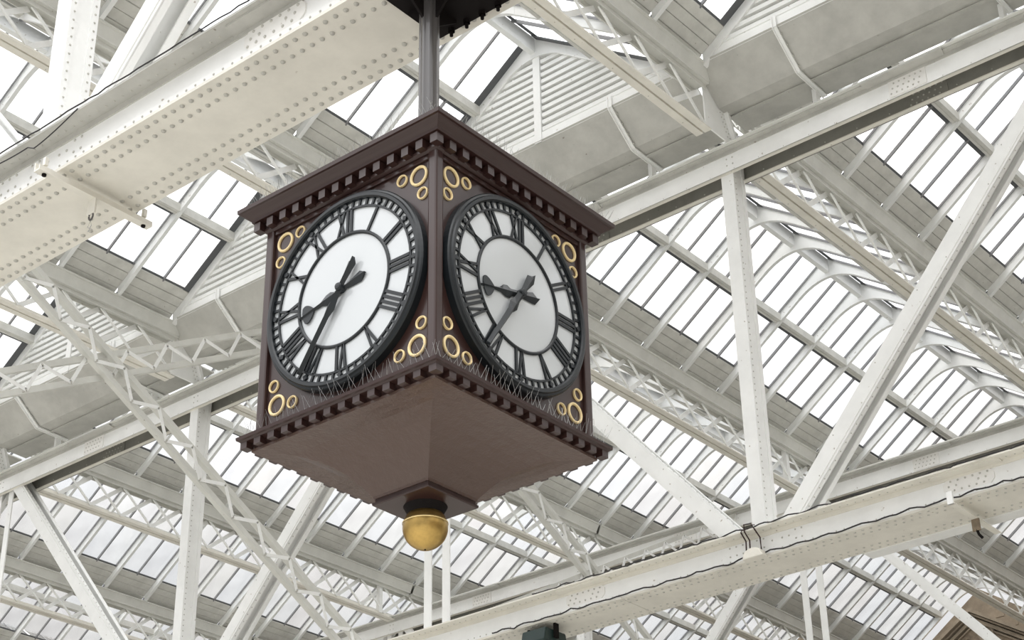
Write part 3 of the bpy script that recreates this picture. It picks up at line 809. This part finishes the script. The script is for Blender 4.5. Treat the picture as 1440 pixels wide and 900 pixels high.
# ---------------------------------------------------------------- fittings on the foreground girder
cl = thing('beam_clamp', (-12.64, 8.75, 9.72), 'cream steel bar with hanging shackle clamped under the foreground girder at left', 'clamp', 'clamps under the girders')
m_ = MB(); m_.box(-12.685, 8.16, 9.80, -12.595, 9.58, 9.815); m_.box(-12.685, 8.16, 9.815, -12.67, 9.58, 9.90); m_.box(-12.61, 8.16, 9.815, -12.595, 9.58, 9.86)
m_.build('clamp_bar', CREAM, cl)
for yy in (8.25, 9.50):
    MB().lathe([(0.002, 9.775), (0.024, 9.78), (0.024, 9.80)], (-12.64, yy, 0), 8).build('clamp_bolt', SOOT, cl)
    MB().box(-12.66, yy-0.02, 9.9, -12.62, yy+0.02, 9.99).build('clamp_jaw', CREAM, cl)
MB().box(-12.70, 8.84, 9.62, -12.58, 8.86, 9.80).build('hanger_plate', CREAM, cl)
sh = MB(); pts = []
for i in range(17):
    a = 2*math.pi*i/16; pts.append((-12.64+0.032*math.cos(a), 8.85, 9.60+0.045*math.sin(a)))
sh.tube(pts, 0.010, 6); sh.build('shackle', POLE, cl)
wv = MB(); wv.tube([(-12.64, 8.85, 9.56), (-12.63, 8.86, 9.49), (-12.66, 8.85, 9.42)], 0.004); wv.tube([(-12.64, 8.85, 9.54), (-12.66, 8.84, 9.47), (-12.60, 8.86, 9.43)], 0.003); wv.build('wire_tail', WIRE, cl)
cl = thing('beam_clamp', (-9.80, 22.45, 9.72), 'cream steel bar clamped under the big girder at lower right', 'clamp', 'clamps under the girders')
m_ = MB(); m_.box(-9.85, 21.78, 9.80, -9.75, 23.25, 9.815); m_.box(-9.85, 21.78, 9.815, -9.835, 23.25, 9.90); m_.build('clamp_bar', CREAM, cl)
MB().box(-9.85, 21.76, 9.80, -9.76, 21.80, 9.99).build('clamp_jaw', WHITE, cl)
MB().box(-9.86, 22.50, 9.62, -9.74, 22.53, 9.80).build('hanger_plate', SAND2, cl)
MB().tube([(-9.80, 22.52, 9.64), (-9.78, 22.52, 9.56), (-9.74, 22.54, 9.50)], 0.022).build('shackle', SOOT, cl)
# black cable draped along the foreground girder
def wob(x0, x1, f, n=40, a=0.008):
    return [V(*f(x0+(x1-x0)*i/n)) + V(0, random.uniform(-a, a), random.uniform(-a, a)) for i in range(n+1)]
c1 = MB(); c1.tube(wob(-14.6, -7.5, lambda x: (x, 8.23, 10.405), 60, 0.006), 0.008, 6); tag(c1.build('cable', CABLE), 'black cable laid along the upper edge of the foreground girder', 'cable', 'cables strung on the girders')
c2 = MB(); pts = []
for i in range(15):
    f = i/14; pts.append((-13.75+1.55*f, 8.24-0.0, 10.32+0.06*f-0.15*math.sin(math.pi*f)*(1 if f > 0.5 else 0.55)))
c2.tube(pts, 0.007, 6); tag(c2.build('cable', CABLE), 'thin black wire sagging below the foreground girder edge at left', 'cable', 'cables strung on the girders')
# conduit, junction box and wires on the big girder
jb = thing('junction_box', (VX[3]-0.12, 22.0, 10.0), 'rounded cream junction box with three dark conduits on the big girder', 'box')
m_ = MB(); pts = [(-0.19, 0)]
for i in range(9):
    a = math.pi*(1-i/8); pts.append((0.19*math.cos(a)*0.85, 0.06+0.10*math.sin(a)))
pts.append((0.19, 0)); x = VX[3]-0.10
m_.prism([(x+u, ZB-0.03+v) for u, v in pts], 'Y', 21.86, 22.03); m_.build('box_cover', CREAM, jb, bevel=0.015)
for dx, top in ((-0.16, 0.42), (-0.09, 0.50), (0.11, 0.46)):
    MB().tube([(x+dx, 21.97, ZB+0.08), (x+dx*0.95, 21.97, ZB+0.30), (x+dx*0.9, 21.83, ZB+0.40), (x+dx*0.7, 21.80, ZB+top), (x+dx*0.3, 21.95, ZB+top+0.06)], 0.013).build('conduit', BROWN, jb)
for nm, yy, zz, x0, x1, r_, lb in (('cable', 22.005, ZB+0.045, -18.5, -6, 0.012, 'bundle of dark cable strung along the lower edge of the big girder'),
                                   ('cable', 21.86, ZB+0.452, -17.5, -6, 0.011, 'black cable along the upper edge of the big girder')):
    c1 = MB(); c1.tube(wob(x0, x1, lambda x: (x, yy+0.012*math.sin(x*9), zz+0.012*math.sin(x*13)), 110, 0.013), r_, 6); tag(c1.build(nm, CABLE), lb, 'cable', 'cables strung on the girders')
fd = thing('floodlight', (-17.5, 22.25, 9.5), 'dark green floodlight under the big girder at the bottom edge, below the clock', 'lamp')
m_ = MB(); m_.prism([(22.0, 9.85), (22.55, 9.85), (22.6, 9.62), (22.35, 9.5), (21.95, 9.62)], 'X', -17.85, -17.35); m_.build('housing', GREEN, fd, bevel=0.02)
m_ = MB(); m_.box(-17.9, 22.2, 9.7, -17.86, 22.3, 9.95); m_.box(-17.34, 22.2, 9.7, -17.30, 22.3, 9.95); m_.build('bracket', SOOT, fd)
# ---------------------------------------------------------------- carved stone pediment on the end wall
pd = thing('pediment', (-23.73, WY-0.25, 18.3), 'carved brown sandstone pediment on the end wall at the bottom right corner', 'pediment')
px0, pz0, sl, PY = -23.73, 20.02, 0.63, WY-0.06
for o0, o1, dep in ((0.0, 0.13, 0.40), (0.15, 0.22, 0.26), (0.27, 0.40, 0.20), (0.46, 0.52, 0.12)):
    for s_ in (-1, 1):
        L_ = 3.0
        poly = [(px0, pz0-o0), (px0+s_*L_, pz0-o0-sl*L_), (px0+s_*L_, pz0-o1-sl*L_), (px0, pz0-o1)]
        MB().prism(poly, 'Y', PY-dep, PY).build('raking_moulding', SAND, pd)
MB().prism([(px0-3.0, pz0-0.5-sl*3.0), (px0, pz0-0.5), (px0+3.0, pz0-0.5-sl*3.0)], 'Y', PY-0.05, PY).build('tympanum', SAND2, pd)
rx, rz = px0+0.36, 19.12
rs = MB().lathe([(0.30, 0), (0.30, 0.08), (0.26, 0.12), (0.21, 0.08), (0.21, 0)], (rx, PY-0.05, rz), 28, 'Y'); ro = rs.build('roundel', SAND, pd, smooth=True)
pt = MB()
for i in range(8):
    a = 2*math.pi*i/8
    pt.lathe([(0.001, 0.10), (0.04, 0.07), (0.062, 0.0)], (rx+0.125*math.cos(a), PY-0.05, rz+0.125*math.sin(a)), 7, 'Y')
pt.lathe([(0.001, 0.12), (0.04, 0.09), (0.06, 0.0)], (rx, PY-0.05, rz), 10, 'Y')
pt.build('rosette', SAND2, ro, smooth=True)
lf = MB()
for i in range(150):
    u = random.uniform(0.72, 2.4); top_ = pz0-0.62-sl*u; v = top_ - random.uniform(0.02, 0.9); r_ = random.uniform(0.03, 0.06)
    lf.lathe([(0.001, r_*1.2), (r_*0.7, r_*0.8), (r_, 0)], (px0+u, PY-0.05, v), 6, 'Y', a0=random.random())
    u = random.uniform(0.3, 2.0); v = pz0-0.62-sl*u-random.uniform(0.02, 0.9)
    lf.lathe([(0.001, r_*1.2), (r_*0.7, r_*0.8), (r_, 0)], (px0-u, PY-0.05, v), 6, 'Y', a0=random.random())
lf.build('carved_leaves', SAND2, pd, kind='stuff')
